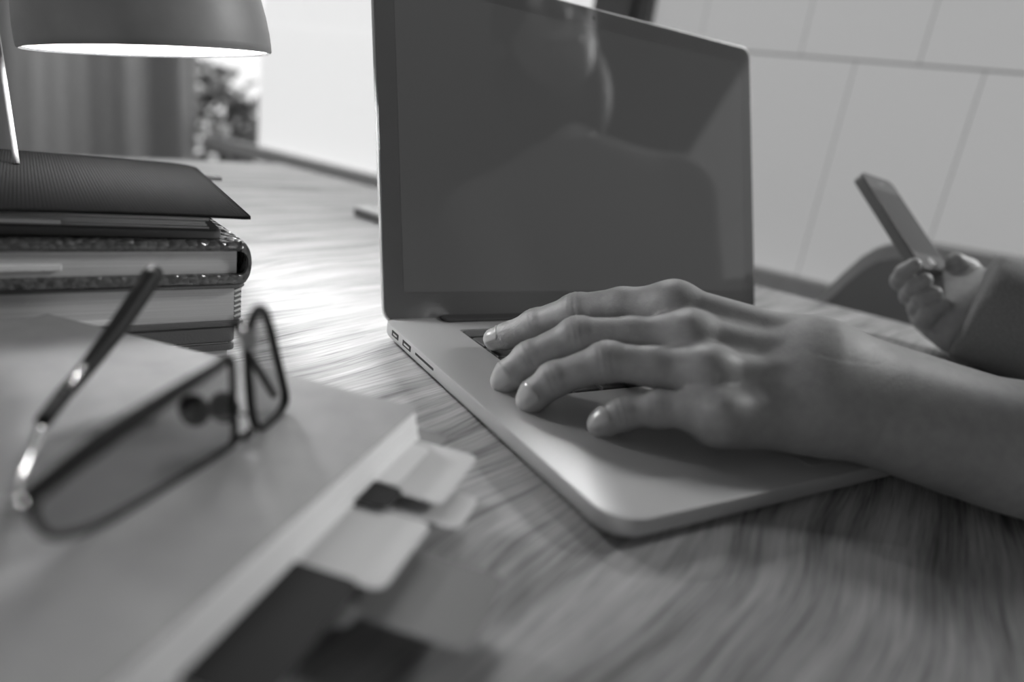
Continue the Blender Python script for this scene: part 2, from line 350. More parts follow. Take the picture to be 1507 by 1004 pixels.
# ------------------------------------------------------------------ laptop
LW, LD = .3589, .2471
lp = thing('laptop', 'open silver aluminium laptop with a dark screen under the typing hand', 'laptop')
def laptop():
    bm = B()
    o = lambda d, z: [(x, y, z) for x, y in rrect(d, d, LW-d, LD-d, [.010-min(d, .009), .010-min(d, .009), .0155-min(d, .009), .0155-min(d, .009)], 14)]
    vs = slab(bm, [o(.012, .0012), o(.005, .0022), o(.0012, .0042), o(.0002, .0058), o(0, .0070), o(0, .0124), o(.0002, .0128), o(.0007, .0130)], cap1=False)
    kx0, kx1, ky0, ky1 = .0425, LW-.0425, .1125, .2208
    inner = [(x, y) for x, y in rrect(kx0, ky0, kx1, ky1, .0025, 4)]
    iv = [bm.verts.new((x, y, .0130)) for x, y in inner]; iw = [bm.verts.new((x, y, .0113)) for x, y in inner]
    n = len(iv); es = []
    for i in range(n):
        bm.faces.new((iv[i], iv[(i+1) % n], iw[(i+1) % n], iw[i]))
    es = [bm.edges.get((iv[i], iv[(i+1) % n])) for i in range(n)]
    top = vs[-1]; es += [bm.edges.get((top[i], top[(i+1) % len(top)])) for i in range(len(top))]
    bmesh.ops.triangle_fill(bm, use_beauty=True, edges=es)
    bm.faces.new(iw)
    base = obj('base', bm, M_alu, lp, 35)
    well = B(); plate(well, kx0+.0003, ky0+.0003, kx1-.0003, ky1-.0003, .01125, .0115, .002, .0001, 3)
    obj('keyboard_tray', well, M_key, base)
    # keys
    pitch = (kx1-kx0-.002)/14.5; kd = (ky1-ky0-.002)/5.75
    def key(wu, du):
        bb = B(); f = lambda d, z: [(x, y, z) for x, y in rrect(d, d, wu*pitch-.0025-d, du*kd-.0025-d, .0012, 3)]
        slab(bb, [f(0, .0115), f(0, .0127), f(.0004, .0131)]); return bb
    cache = {}
    def put(x, y, wu, du):
        if (wu, du) not in cache:
            k = obj('key', key(wu, du), M_key, base); cache[(wu, du)] = k.data
        else: k = new_obj('key', cache[(wu, du)], base)
        k.location = (x, y, 0)
    rowsk = [(.75, [1.0357]*14), (1, [1]*13+[1.5]), (1, [1.5]+[1]*13), (1, [1.75]+[1]*11+[1.75]), (1, [2.25]+[1]*10+[2.25]), (1, [1, 1, 1, 1.25, 5, 1.25, 1, 1, 1, 1])]
    y = ky1-.001
    for du, ws in rowsk:
        y -= du*kd; x = kx0+.0018
        tot = sum(ws); sc = 14.5/tot
        for wu in ws: put(x, y+.0012, round(wu*sc, 3), du); x += wu*sc*pitch
    tp = B(); plate(tp, .127, .010, .232, .087, .0129, .01315, .003, .0001, 5); obj('trackpad', tp, M_alu, base)
    # ports on the visible side
    for y0, y1, z0, z1 in ((.2185, .2305, .0072, .0116), (.1985, .2125, .0070, .0114), (.1655, .1925, .0082, .0104)):
        obj('port', box(B(), (-.00012, y0, z0), (.004, y1, z1), .0006, 2), M_port, base)
    obj('port_tongue', box(B(), (-.0002, .2215, .0088), (.003, .2275, .0098)), M_alu, base)
    obj('port_tongue', box(B(), (-.0002, .2015, .0085), (.003, .2095, .0096)), M_alu, base)
    for x, y2 in ((.03, .03), (LW-.03, .03), (.03, LD-.03), (LW-.03, LD-.03)):
        obj('rubber_foot', lathe(B(), [(.007, 0), (.007, .0016)], 20, Matrix.Translation((x, y2, 0)), True), M_dark, base)
    # hinge cover
    hb = B(); plate(hb, .0392, .2352, LW-.0392, .2468, .0120, .0150, .004, .0008, 6); obj('hinge_cover', hb, M_hinge, lp)
    # lid: local x right, y up the lid, z towards the viewer
    th = math.radians(19.092); u = Vector((0, math.sin(th), math.cos(th))); nz = Vector((0, -math.cos(th), math.sin(th)))
    Mx = Matrix(((1, u.x, nz.x, 0), (0, u.y, nz.y, .24416), (0, u.z, nz.z, .00849), (0, 0, 0, 1)))
    L_ = .24166
    bm = B(); f = lambda d, z: [(x, y, z) for x, y in rrect(d, d+.0015, LW-d, L_-d, .0105-min(d, .009), 10)]
    slab(bm, [f(.004, -.0058), f(.0012, -.0050), f(.0002, -.0038), f(0, -.003), f(0, -.0006), f(.0004, -.0002)])
    lid = obj('lid', bm, M_alu, lp, 35, Mx)
    bm = B(); f = lambda d, z: [(x, y, z) for x, y in rrect(.0009+d, .0024+d, LW-.0009-d, L_-.0009-d, .0098-d, 10)]
    slab(bm, [f(0, -.0006), f(0, -.0001), f(.0002, .0002)]); obj('bezel_glass', bm, M_glass_black, lid)
    bm = B(); box(bm, (.0145, .0225, .0001), (LW-.0145, L_-.0155, .00028)); obj('display', bm, mat('display_glass', .05, .03, spec=.8, ior=1.6, emit=.031), lid)  # faint emission put into the dark screen to lift its black
    obj('camera_lens', lathe(B(), [(.0016, .0001), (.0016, .0003)], 16, Matrix.Translation((LW/2, L_-.008, 0)), True), M_port, lid)
laptop()

# ------------------------------------------------------------------ stack of notebooks: local origin = right front bottom corner, x runs right, y back
BX, BY = -.0952, .2262
A10 = math.radians(6)
# bottom grey pad
t = thing('writing_pad', 'thin grey pad at the very bottom of the stack', 'pad', (BX, BY, 0), A10)
obj('sheets', box(B(), (-.155, .0005, 0), (-.0035, .205, .0040), .0003, 1), M_paper_grey, t)
# slim black notebook
t = thing('black_notebook', 'slim black notebook second from the bottom of the stack', 'notebook', (BX, BY, .0041), A10)
b = B(); plate(b, -.155, -.001, .0005, .206, 0, .0036, .004); obj('back_cover', b, M_black_cover, t, 35)
obj('page_block', box(B(), (-.150, .0015, .0036), (-.003, .203, .0046)), M_paper, t)
b = B(); plate(b, -.155, -.001, .0005, .206, .0046, .0140, .004, .001); obj('front_cover', b, M_black_cover, t, 35)

def bound_book(name, label, z, h, cov, mcover, mpages, rot, sx, strip, over=.004, round_spine=True):
    """closed book, spine on the right, head edge towards the camera"""
    t = thing(name, label, 'notebook', (BX, BY, z), rot)
    wd, dp = .152, .208
    b = B(); plate(b, -wd, -over*.4, sx, dp, 0, cov, .005, .0006); obj('back_cover', b, mcover, t, 35)
    b = B(); box(b, (-wd+.004, .0022, cov), (sx-.0055, dp-.003, h-cov)); obj('page_block', b, mpages, t)
    b = B(); plate(b, -wd, -over*.4, sx, dp, h-cov, h, .005, cov*.38); obj('front_cover', b, mcover, t, 35)
    if round_spine:
        b = B(); pr = []
        for i in range(13):
            a = -math.pi/2+math.pi*i/12; pr.append((sx-.004+.0055*math.cos(a), h/2+(h/2)*math.sin(a)))
        inn = [(sx-.004+.0038*math.cos(-math.pi/2+math.pi*i/12), h/2+(h/2-cov)*math.sin(-math.pi/2+math.pi*i/12)) for i in range(12, -1, -1)]
        ring = pr+inn
        slab(b, [[(x, -over*.3, zz) for x, zz in ring], [(x, dp, zz) for x, zz in ring]]); obj('spine', b, mcover, t, 35)
    for x0, x1, z0, z1 in strip:
        obj('paper_marker', box(B(), (x0, .0005, z0), (x1, .03, z1), .0003, 1), M_strip, t)
    return t
t = bound_book('hardback_notebook', 'thick black hardback notebook with a striped headband, third up in the stack', .0182, .0242, .0026, M_black_cover, M_paper_grey, A10, .0055,
               [(-.095, -.0525, .0036, .0064)], round_spine=False)
b = B(); plate(b, -.004, .006, .0052, .207, .0022, .0222, .003, .0006); obj('spine', b, M_black_cover, t, 35)
for k in range(12):      # striped headband
    b = B(); tube(b, [(.0005, .0030, .0030+k*.00145), (.0040, .0034, .0042+k*.00145)], .00062, 6); obj('headband_thread', b, M_strip if k % 2 else M_dark, t)
bound_book('crocodile_notebook', 'notebook with embossed crocodile leather cover and rounded spine, fourth up in the stack', .0424, .0230, .0052, M_croc, M_paper_grey, math.radians(7), .0065,
           [(-.130, -.080, .0085, .0115)])
# ribbed planner on top
t = thing('ribbed_planner', 'black planner with a ribbed cover lying on top of the stack', 'notebook', (BX, BY, .0655), math.radians(3))
b = B(); plate(b, -.150, .004, -.006, .205, 0, .0050, .006, .0008); obj('back_cover', b, M_black_cover, t, 35)
for k in range(5):
    obj('page_block', box(B(), (-.146, .006+.0006*(k % 2), .0051+k*.00145), (-.0125-.001*(k % 3), .200, .0051+k*.00145+.0013), .0002, 1), M_paper_grey, t)
obj('paper_marker', box(B(), (-.125, .0045, .0056), (-.0785, .04, .0080), .0003, 1), M_strip, t)
def planner_cover():
    bm = B(); nx, ny = 40, 40; z = lambda s, q: .0126+.0012*math.sin(s*3.0)*(1-q)+.0006*q
    FR = Vector((.0080, -.0005)); FL = Vector((-.150, -.014)); BR = Vector((.0150, .206)); BL = Vector((-.150, .210))
    g = []
    for j in range(ny+1):
        q = j/ny; row = []
        for i in range(nx+1):
            s = i/nx
            c = .045     # rounded corners
            s2 = s
            qq = q
            p = (FL*(1-s2)+FR*s2)*(1-qq)+(BL*(1-s2)+BR*s2)*qq
            rr = .012
            dx = (1-s)*.158; dy = min(q, 1-q)*.21
            back = q > .5
            r_ = .020 if back else .003
            if dx < r_ and dy < r_:
                k = math.hypot(r_-dx, r_-dy)
                if k > r_:
                    sh = (k-r_)/k
                    p = p+Vector((-(r_-dx)*sh, (-(r_-dy)*sh) if back else (r_-dy)*sh))
            row.append(bm.verts.new((p.x, p.y, z(s, q))))
        g.append(row)
    for a, c in zip(g, g[1:]):
        for i in range(nx): bm.faces.new((a[i], a[i+1], c[i+1], c[i]))
    o = obj('front_cover', bm, M_rib, t, True); md = o.modifiers.new('thick', 'SOLIDIFY'); md.thickness = .0011; md.offset = 0
planner_cover()
obj('pen_loop', box(B(), (.004, .196, .0035), (.0345, .2035, .0068), .001), M_hinge, t)

# ------------------------------------------------------------------ lamp
def lamp():
    Mc = Vector((-.1245, .3483, .1552)); ax = Vector((-.1304, .0525, .9901)).normalized(); r1 = Vector((.8544, -.5007, .1391)).normalized()
    r2 = ax.cross(r1).normalized(); r1 = r2.cross(ax)
    Mx = Matrix(((r1.x, r2.x, ax.x, Mc.x), (r1.y, r2.y, ax.y, Mc.y), (r1.z, r2.z, ax.z, Mc.z), (0, 0, 0, 1)))
    lm = thing('desk_lamp', 'lit dark metal dome desk lamp hanging over the notebooks', 'lamp', (0, 0, 0))
    K = .759
    prof = [(.0885, .0015), (.0905, 0), (.0920, .0012), (.0922, .006), (.0918, .016), (.0905, .028), (.0880, .042), (.0835, .056), (.0765, .069), (.066, .080), (.052, .088), (.034, .0935), (.016, .096), (.016, .120), (.001, .121)]
    inner = [(.0885, .0015), (.0885, .006), (.0880, .016), (.0868, .028), (.0842, .042), (.0795, .055), (.073, .067), (.063, .0775), (.05, .085), (.033, .090), (.001, .092)]
    prof = [(a*K, b_*K) for a, b_ in prof]; inner = [(a*K, b_*K) for a, b_ in inner]
    sh = obj('lamp_shade', lathe(B(), prof, 96), M_shade, lm, 60, Mx)
    obj('inner_reflector', lathe(B(), inner, 96), M_shade_in, sh, True)
    bm = B(); bmesh.ops.create_uvsphere(bm, u_segments=24, v_segments=16, radius=.019, matrix=Matrix.Translation((0, 0, .033)))
    obj('bulb', bm, mat('lit_bulb', .9, .5, emit=BULB), sh, True)
    obj('bulb_socket', lathe(B(), [(.009, .062), (.011, .065), (.011, .0695)], 24), M_shade_in, sh, True)
    # stem from the planner up and over to the neck
    top = Mx @ Vector((0, 0, .120*K))
    foot = Vector((-.1979, .3600, .0795))
    b = B(); tube(b, [foot, (-0.2087, 0.4217, 0.1716), (-0.2239, 0.4980, 0.2786), top+Vector((-.08, .05, .13)), top+Vector((-.02, .01, .10)), top], [.0017, .0017, .0022, .004, .005, .005], 12, resample=8)
    obj('stem', b, M_stem, lm, True)
lamp()

# ------------------------------------------------------------------ book with index tabs and glasses
P0 = Vector((-.0513, .0732, 0)); BKU = Vector((-.6945, .7195, 0)); BKV = Vector((-.7195, -.6945, 0))   # top edge direction, fore edge direction
BH = .033
bk = thing('kraft_book', 'kraft covered book with index tabs in the foreground under the glasses', 'book', tuple(P0))
Mb = Matrix(((BKV.x, BKU.x, 0, 0), (BKV.y, BKU.y, 0, 0), (0, 0, -1, BH), (0, 0, 0, 1)))   # x along the fore edge, y across to the spine, z down from the cover
bk.matrix_world = Matrix.Translation(P0) @ Mb
obj('front_cover', box(B(), (0, 0, 0), (.262, .1865, .0007), .0002, 1), M_kraft, bk)
obj('back_cover', box(B(), (0, 0, BH-.0009), (.262, .1865, BH-.0001), .0002, 1), M_kraft, bk)
obj('spine', box(B(), (0, .1858, .0007), (.262, .1865, BH-.0009)), M_kraft, bk)
for k in range(14):
    z0 = .0008+k*(BH-.0018)/14; fan = .0052*math.sin(math.pi*.5*k/13)+.0003*(k % 2)
    obj('page_block', box(B(), (.0006, .0010-fan, z0), (.2605, .1857, z0+(BH-.0018)/14-.00004), .0002, 1), M_paper, bk)
b = B(); fl = ((.006, .1869), (.050, .222), (.255, .226), (.255, .1869)); slab(b, [[(x, y, .0010) for x, y in fl], [(x, y, .0016) for x, y in fl]]); obj('cover_flap', b, M_kraft, bk)
def tab(x0, x1, out, z, m, inset=.004, tilt=0):
    b = B(); f = lambda zz: [(x, y, zz) for x, y in rrect(x0, -out, x1, .010, [.0008, .0008, .004, .004], 6)]
    slab(b, [f(z), f(z+.00025)]); o = obj('index_tab', b, m, bk); return o
tab(.003, .044, .029, .0128, M_tab_light)
tab(.0075, .0405, .0105, .0124, M_strip)
tab(.0085, .040, .0255, .0150, M_strip)
tab(-.010, .0045, .0130, .0140, M_tab_grey)
tab(.027, .050, .038, .0165, M_tab_light)
tab(.042, .057, .0145, .0120, M_tab_dark)
tab(.041, .056, .030, .0175, M_tab_grey)
tab(.055, .093, .030, .0135, M_tab_light)
tab(.062, .098, .059, .0200, M_tab_grey)
tab(.093, .141, .024, .0125, M_tab_dark)
tab(.098, .109, .027, .0155, M_tab_grey)
obj('tab_pin', box(B(), (-.011, -.0122, .0135), (.001, -.0110, .0143)), M_dark, bk)

# glasses, upside down on the book
def glasses():
    gl = thing('eyeglasses', 'dark framed eyeglasses resting upside down on the kraft book', 'glasses', tuple((-0.1154, 0.0656, 0.0330)))
    org = Vector((-0.1154, 0.0656, 0.0330))
    def pt(o, az, s, z): return Vector((o.x+math.cos(math.radians(az))*s, o.y+math.sin(math.radians(az))*s, o.z+z))-org
    def lens(o, az, outline, rad, flat):
        pts = [pt(o, az, s/1000, z/1000) for s, z in outline]
        # closed smooth loop
        n = len(pts); loop = []
        for i in range(n):
            p0, p1, p2, p3 = pts[i-1], pts[i], pts[(i+1) % n], pts[(i+2) % n]
            for k in range(6):
                t = k/6; loop.append(.5*((2*p1)+(p2-p0)*t+(2*p0-5*p1+4*p2-p3)*t*t+(3*p1-p0-3*p2+p3)*t**3))
        b = B(); nn = Vector((-math.sin(math.radians(az)), math.cos(math.radians(az)), 0)); m = len(loop); c = sum(loop, Vector())/m
        prof = [(rad*flat*math.cos(a), rad*math.sin(a)) for a in [2*math.pi*k/8 for k in range(8)]]
        vs = []
        for i, p in enumerate(loop):
            d = (loop[(i+1) % m]-loop[i-1]).normalized(); s = d.cross(nn).normalized()
            vs.append([b.verts.new(p+nn*x+s*y) for x, y in prof])
        for i in range(m):
            a, q = vs[i], vs[(i+1) % m]
            for k in range(8): b.faces.new((a[k], a[(k+1) % 8], q[(k+1) % 8], q[k]))
        rim = obj('rim', b, M_frame, gl, True)
        b = B(); cv = b.verts.new(c+nn*.002); lv = [b.verts.new(p) for p in loop]
        mid = [b.verts.new((p+c)/2+nn*.0016) for p in loop]
        for i in range(m):
            j = (i+1) % m; b.faces.new((lv[i], lv[j], mid[j], mid[i])); b.faces.new((mid[i], mid[j], cv))
        obj('lens', b, M_lens, rim, True)
        return loop
    oA = org; azA = 232
    lens(oA, azA, [(1.7, 46.8), (8, 43), (10, 37), (8.2, 23), (4.2, 7), (-1.5, 1.2), (-9, 0.3), (-17, 1.2), (-21, 5), (-16, 17), (-11, 27), (-5, 39)], .0012, 1.5)
    oB = Vector((-0.1238, 0.0578, 0.0330)); azB = 222
    lens(oB, azB, [(4, 32.5), (2.4, 15), (1.5, 3), (7, 0.9), (28, 0.5), (54, 1.0), (68, 5), (73, 13), (70, 19.5), (52, 24.5), (30, 28.5), (14, 31.6)], .0010, 1.4)
    # bridge at the bottom between the nasal rims
    b = B(); tube(b, [pt(oB, azB, .002, .003), pt(oB, azB, -.006, .0016), pt(oA, azA, .006, .0035)], [.0014, .0016, .0014], 8, resample=4); obj('bridge', b, M_frame, gl, True)
    # nose pads on wires, behind the frame
    bw = Vector((math.cos(math.radians(150)), math.sin(math.radians(150)), 0))
    for o, az, s, z, L in ((oB, azB, .002, .012, .010), (oA, azA, .006, .011, .006)):
        p = pt(o, az, s, z); b = B(); tube(b, [p, p+bw*L*.5+Vector((0, 0, -.002)), p+bw*L], .0006, 6, resample=3); obj('pad_arm', b, M_metal, gl, True)
        b = B(); bmesh.ops.create_uvsphere(b, u_segments=14, v_segments=10, radius=1, matrix=Matrix.Translation(p+bw*(L+.003)) @ Matrix.Rotation(math.radians(150), 4, 'Z') @ Matrix.Diagonal((.0052, .0026, .0058, 1)))
        obj('nose_pad', b, M_frame, gl, True)
    # near hinge and temple, swung half way in, ear tip turned up
    h = pt(oB, azB, .078, .0178)
    b = B(); tube(b, [pt(oB, azB, .006, .0325), pt(oB, azB, .030, .0290), pt(oB, azB, .055, .0243), h], [.0016, .0028, .0034, .0030], 10, .5, resample=5); obj('brow_bar', b, M_frame, gl, True)
    b = B(); box(b, h-Vector((.0025, .0025, .003)), h+Vector((.0025, .0025, .003)), .0006); obj('hinge', b, M_metal, gl)
    T = [h, (-0.1831, 0.0470, 0.0359), (-0.1786, 0.0734, 0.0403), (-0.1728, 0.0882, 0.0431), (-0.1667, 0.1027, 0.0454), (-0.1539, 0.1237, 0.0564), (-0.1417, 0.1445, 0.0690)]
    T = [h]+[Vector(q)-org for q in T[1:]]
    b = B(); tube(b, T[:3], [.0012, .0012, .0013], 8, 1.2, resample=4); tm = obj('temple', b, M_metal, gl, True)
    b = B(); tube(b, T[2:], [.0025, .0028, .0030, .0038, .0043], 10, .9, resample=6)
    bmesh.ops.create_uvsphere(b, u_segments=12, v_segments=8, radius=.0042, matrix=Matrix.Translation(T[-1]) @ Matrix.Diagonal((.92, .92, 1, 1)))
    obj('ear_tip', b, M_frame, tm, True)
    b = B(); tube(b, [T[3]+Vector((0, -.0019, .0019)), T[4]+Vector((0, -.0019, .0019))], .0012, 8); obj('metal_inlay', b, M_metal, tm, True)
    # far hinge with the folded temple behind the far lens
    hf = pt(oA, azA, -.020, .044)
    hf = pt(oA, azA, .009, .0385)
    b = B(); box(b, hf-Vector((.003, .0025, .0035)), hf+Vector((.002, .0025, .0035)), .0006); obj('hinge', b, M_metal, gl)
    b = B(); tube(b, [hf, hf+Vector((-.004, .004, .004)), pt(oA, azA, -.002, .028)+Vector((-.004, .003, 0)), pt(oA, azA, -.017, .007)+Vector((-.002, .002, 0))], [.0014, .0013, .0012, .0016], 8, resample=5); obj('temple', b, M_frame, gl, True)
glasses()

# ------------------------------------------------------------------ second phone lying behind the laptop
ph = thing('smartphone', 'white faced smartphone lying flat on the desk behind the laptop', 'phone', tuple(ROOM @ Vector((.3985, .5955, 0))), DESK-math.radians(96))
b = B(); plate(b, 0, 0, .124, .0586, 0, .0100, .009, .0012); obj('body', b, M_dark, ph, 35)
b = B(); plate(b, .0012, .0012, .1228, .0574, .0099, .0103, .008, .0002); obj('front_glass', b, mat('white_glass', .75, .1), ph)
obj('screen', box(B(), (.018, .005, .0101), (.106, .0536, .0105)), mat('pale_screen', .6, .05), ph)
obj('home_button', lathe(B(), [(.0045, .0101), (.0045, .0106)], 20, Matrix.Translation((.009, .0293, 0)), True), M_dark, ph)

# ------------------------------------------------------------------ person: implicit surfaces meshed with surface nets
class Field:
    def __init__(self, lo, hi, h):
        self.lo = np.array(lo, float); self.h = h
        self.n = np.ceil((np.array(hi)-self.lo)/h).astype(int)+1
        self.F = np.full(self.n, .05, np.float32)
    def sub(self, lo, hi):
        i0 = np.clip(np.floor((lo-self.lo)/self.h).astype(int), 0, self.n); i1 = np.clip(np.ceil((hi-self.lo)/self.h).astype(int)+1, 0, self.n)
        if (i1 <= i0).any(): return None
        sl = tuple(slice(a, b) for a, b in zip(i0, i1))
        ax = [(self.lo[k]+self.h*np.arange(i0[k], i1[k])).astype(np.float32) for k in range(3)]
        return sl, np.meshgrid(*ax, indexing='ij', sparse=True)
def smin(a, b, k):
    if k <= 0: return np.minimum(a, b)
    hh = np.clip(.5+.5*(b-a)/k, 0, 1); return b+(a-b)*hh-k*hh*(1-hh)
def cone(G, a, b, ra, rb):
    a = np.array(a); b = np.array(b); d = b-a; L2 = float(d@d) or 1e-9
    X, Y, Z = G; t = np.clip(((X-a[0])*d[0]+(Y-a[1])*d[1]+(Z-a[2])*d[2])/L2, 0, 1)
    return np.sqrt((X-a[0]-t*d[0])**2+(Y-a[1]-t*d[1])**2+(Z-a[2]-t*d[2])**2)-(ra+(rb-ra)*t)
def ell(G, c, r):
    X, Y, Z = G; q = np.sqrt(((X-c[0])/r[0])**2+((Y-c[1])/r[1])**2+((Z-c[2])/r[2])**2); return (q-1)*min(r)
def addc(F, a, b, ra, rb, k=.004):
    m = max(ra, rb)+k+F.h*3; g = F.sub(np.minimum(a, b)-m, np.maximum(a, b)+m)
    if g is None: return
    sl, G = g; F.F[sl] = smin(F.F[sl], cone(G, a, b, ra, rb).astype(np.float32), k)
def adde(F, c, r, k=.004, cut=False):
    c = np.array(c); m = np.array(r)+k+F.h*3; g = F.sub(c-m, c+m)
    if g is None: return
    sl, G = g; f = ell(G, c, r).astype(np.float32)
    F.F[sl] = -smin(-F.F[sl], f, k) if cut else smin(F.F[sl], f, k)
def chainf(F, pts, rad, k=.004):
    for i in range(len(pts)-1): addc(F, np.array(pts[i]), np.array(pts[i+1]), rad[i], rad[i+1], k)
def nets(F):
    f = F.F; n = f.shape; ins = f < 0
    c = np.zeros((n[0]-1, n[1]-1, n[2]-1), np.int8)
    for i in (0, 1):
        for j in (0, 1):
            for k in (0, 1): c += ins[i:n[0]-1+i, j:n[1]-1+j, k:n[2]-1+k]
    cells = np.argwhere((c > 0) & (c < 8)); idx = -np.ones(c.shape, np.int32); idx[tuple(cells.T)] = np.arange(len(cells))
    acc = np.zeros((len(cells), 3)); cnt = np.zeros(len(cells))
    corners = [np.array((i, j, k)) for i in (0, 1) for j in (0, 1) for k in (0, 1)]
    for a in corners:
        for ax in range(3):
            if a[ax]: continue
            b = a.copy(); b[ax] = 1
            fa = f[tuple((cells+a).T)]; fb = f[tuple((cells+b).T)]; s = (fa < 0) != (fb < 0)
            t = np.where(s, fa/np.where(s, fa-fb, 1), 0)
            p = a[None, :]+t[:, None]*(b-a)[None, :]; acc[s] += p[s]; cnt[s] += 1
    V = F.lo+F.h*(cells+acc/np.maximum(cnt, 1)[:, None])
    quads = []
    for ax in range(3):
        u, v = [(1, 2), (2, 0), (0, 1)][ax]
        sl0 = [slice(None)]*3; sl1 = [slice(None)]*3; sl0[ax] = slice(0, n[ax]-1); sl1[ax] = slice(1, n[ax])
        e = np.argwhere(ins[tuple(sl0)] != ins[tuple(sl1)])
        e = e[(e[:, u] > 0) & (e[:, v] > 0) & (e[:, u] < n[u]-1) & (e[:, v] < n[v]-1)]
        flip = ins[tuple(e.T)]
        du = np.zeros(3, int); du[u] = 1; dv = np.zeros(3, int); dv[v] = 1
        q = np.stack([idx[tuple((e-du-dv).T)], idx[tuple((e-dv).T)], idx[tuple(e.T)], idx[tuple((e-du).T)]], 1)
        q = np.where(flip[:, None], q, q[:, ::-1]); quads.append(q)
    return V, np.concatenate(quads)
def mesh_from(name, parts, m, parent, iters=0):
    Vs, Qs, o = [], [], 0
    for V, Q in parts: Vs.append(V); Qs.append(Q+o); o += len(V)
    V = np.concatenate(Vs).astype(np.float32); Q = np.concatenate(Qs).astype(np.int32)
    me = bpy.data.meshes.new(name); me.vertices.add(len(V)); me.vertices.foreach_set('co', V.ravel())
    me.loops.add(Q.size); me.loops.foreach_set('vertex_index', Q.ravel()); me.polygons.add(len(Q))
    me.polygons.foreach_set('loop_start', np.arange(0, Q.size, 4, dtype=np.int32)); me.polygons.foreach_set('use_smooth', np.ones(len(Q), bool))
    me.update(calc_edges=True); me.validate(); ob = new_obj(name, me, parent, m)
    if iters:
        md = ob.modifiers.new('soften', 'SMOOTH'); md.factor = .5; md.iterations = iters
    return ob
pr = thing('person', 'person in dark clothes typing with one hand and holding a phone', 'person')

v3 = lambda *a: np.array(a)
# --- left hand and forearm
FI = {'index': [(0.0456, 0.1796, 0.0205), (0.0512, 0.1739, 0.0249), (0.0606, 0.1610, 0.0363), (0.0736, 0.1415, 0.0502), (0.0881, 0.1208, 0.0597), (0.1029, 0.0969, 0.0650)],
      'middle': [(0.0224, 0.1267, 0.0166), (0.0254, 0.1254, 0.0216), (0.0338, 0.1223, 0.0308), (0.0534, 0.1107, 0.0467), (0.0743, 0.0929, 0.0521), (0.0944, 0.0738, 0.0558)],
      'ring': [(0.0230, 0.1012, 0.0164), (0.0258, 0.1009, 0.0204), (0.0342, 0.0987, 0.0288), (0.0539, 0.0849, 0.0425), (0.0710, 0.0685, 0.0450), (0.0884, 0.0514, 0.0460)],
      'pinky': [(0.0429, 0.0682, 0.0164), (0.0458, 0.0672, 0.0187), (0.0526, 0.0646, 0.0235), (0.0654, 0.0549, 0.0295), (0.0741, 0.0441, 0.0325), (0.0822, 0.0321, 0.0344)]}
RA = {'index': [.0068, .0079, .0085, .0098, .0100, .0135], 'middle': [.0070, .0079, .0087, .0098, .0100, .0130],
      'ring': [.0068, .0076, .0083, .0095, .0098, .0125], 'pinky': [.0061, .0068, .0073, .0084, .0088, .0112]}
CARP = {'index': (0.1486, 0.0433, 0.0582), 'middle': (0.1453, 0.0354, 0.0515), 'ring': (0.1399, 0.0273, 0.0442), 'pinky': (0.1309, 0.0193, 0.0377)}
BOX_LO, BOX_HI = (-.005, -.075, .006), (.262, .205, .095)
HV = .0009
palm = Field(BOX_LO, BOX_HI, HV)
for k in FI:
    addc(palm, np.array(FI[k][-1]), np.array(CARP[k]), RA[k][-1], .0150, .010)
low = np.array((.010, .012, -.013))
for k in ('index', 'middle', 'ring', 'pinky'):
    addc(palm, np.array(FI[k][-1])+low*.6, np.array(CARP[k])+low*.55, .0115, .0145, .012)
WR, WU = np.array((0.1482, 0.0359, 0.0577)), np.array((0.1329, 0.0183, 0.0384))
FR_, FU_ = np.array((0.2437, -0.0267, 0.0302)), np.array((0.2228, -0.0379, 0.0244))
ext = lambda a, b, s: a+(b-a)*s
ELB = np.array((.352, -.132, .045))
addc(palm, WR, FR_, .0170, .0235, .018); addc(palm, WU, FU_, .0165, .0225, .018); addc(palm, (WR+WU)/2, (FR_+FU_)/2, .021, .029, .018)
addc(palm, FR_, ELB, .0235, .036, .02); addc(palm, FU_, ELB, .0225, .036, .02)
# thumb, tucked behind the palm over the keyboard
TH = [np.array(q) for q in ((.143, .050, .040), (.128, .088, .034), (.108, .120, .028), (.090, .140, .0225))]
chainf(palm, TH, [.015, .0118, .0098, .0082], .008)
# tendons towards the knuckles and the ulnar bump
for k in ('index', 'middle', 'ring'):
    a = np.array(FI[k][-1]); b = np.array(CARP[k]); up = np.array((-.35, -.45, .8))
    addc(palm, a+up*.0098, a+(b-a)*.75+up*.0118, .0036, .0030, .006)
    adde(palm, a+up*.003, (.0125, .0125, .0125), .006)
HAND = palm.F.copy()
creases = []
for k, P in FI.items():
    f = Field(BOX_LO, BOX_HI, HV); R_ = RA[k]; P = [np.array(q) for q in P]
    chainf(f, P, R_, .0035)
    # knuckle thickening at the two finger joints
    for j, kk in ((2, .0004), (3, .0006)):
        adde(f, P[j], (R_[j]+kk,)*3, .003)
    # skin folds across the back of the joints
    for j in (2, 3):
        d = P[j-1]-P[j+1]; d /= np.linalg.norm(d); m = .02
        g = f.sub(P[j]-m, P[j]+m)
        if g is None: continue
        sl, (X, Y, Z) = g
        dors = np.array((-.35, -.45, .8)); dors = dors-dors@d*d; dors /= np.linalg.norm(dors)
        al = (X-P[j][0])*d[0]+(Y-P[j][1])*d[1]+(Z-P[j][2])*d[2]; dr = ((X-P[j][0])*dors[0]+(Y-P[j][1])*dors[1]+(Z-P[j][2])*dors[2])/R_[j]
        gate = np.clip((dr-.1)/.5, 0, 1)
        for off in ((-.0030, -.0002, .0027) if j == 3 else (-.0015, .0013)):
            f.F[sl] += (.00045*gate*np.exp(-((al-off)/.0008)**2)).astype(np.float32)
    HAND = np.minimum(HAND, smin(palm.F, f.F, .0065))
hand = Field(BOX_LO, BOX_HI, HV); hand.F = HAND
VH, QH = nets(hand)
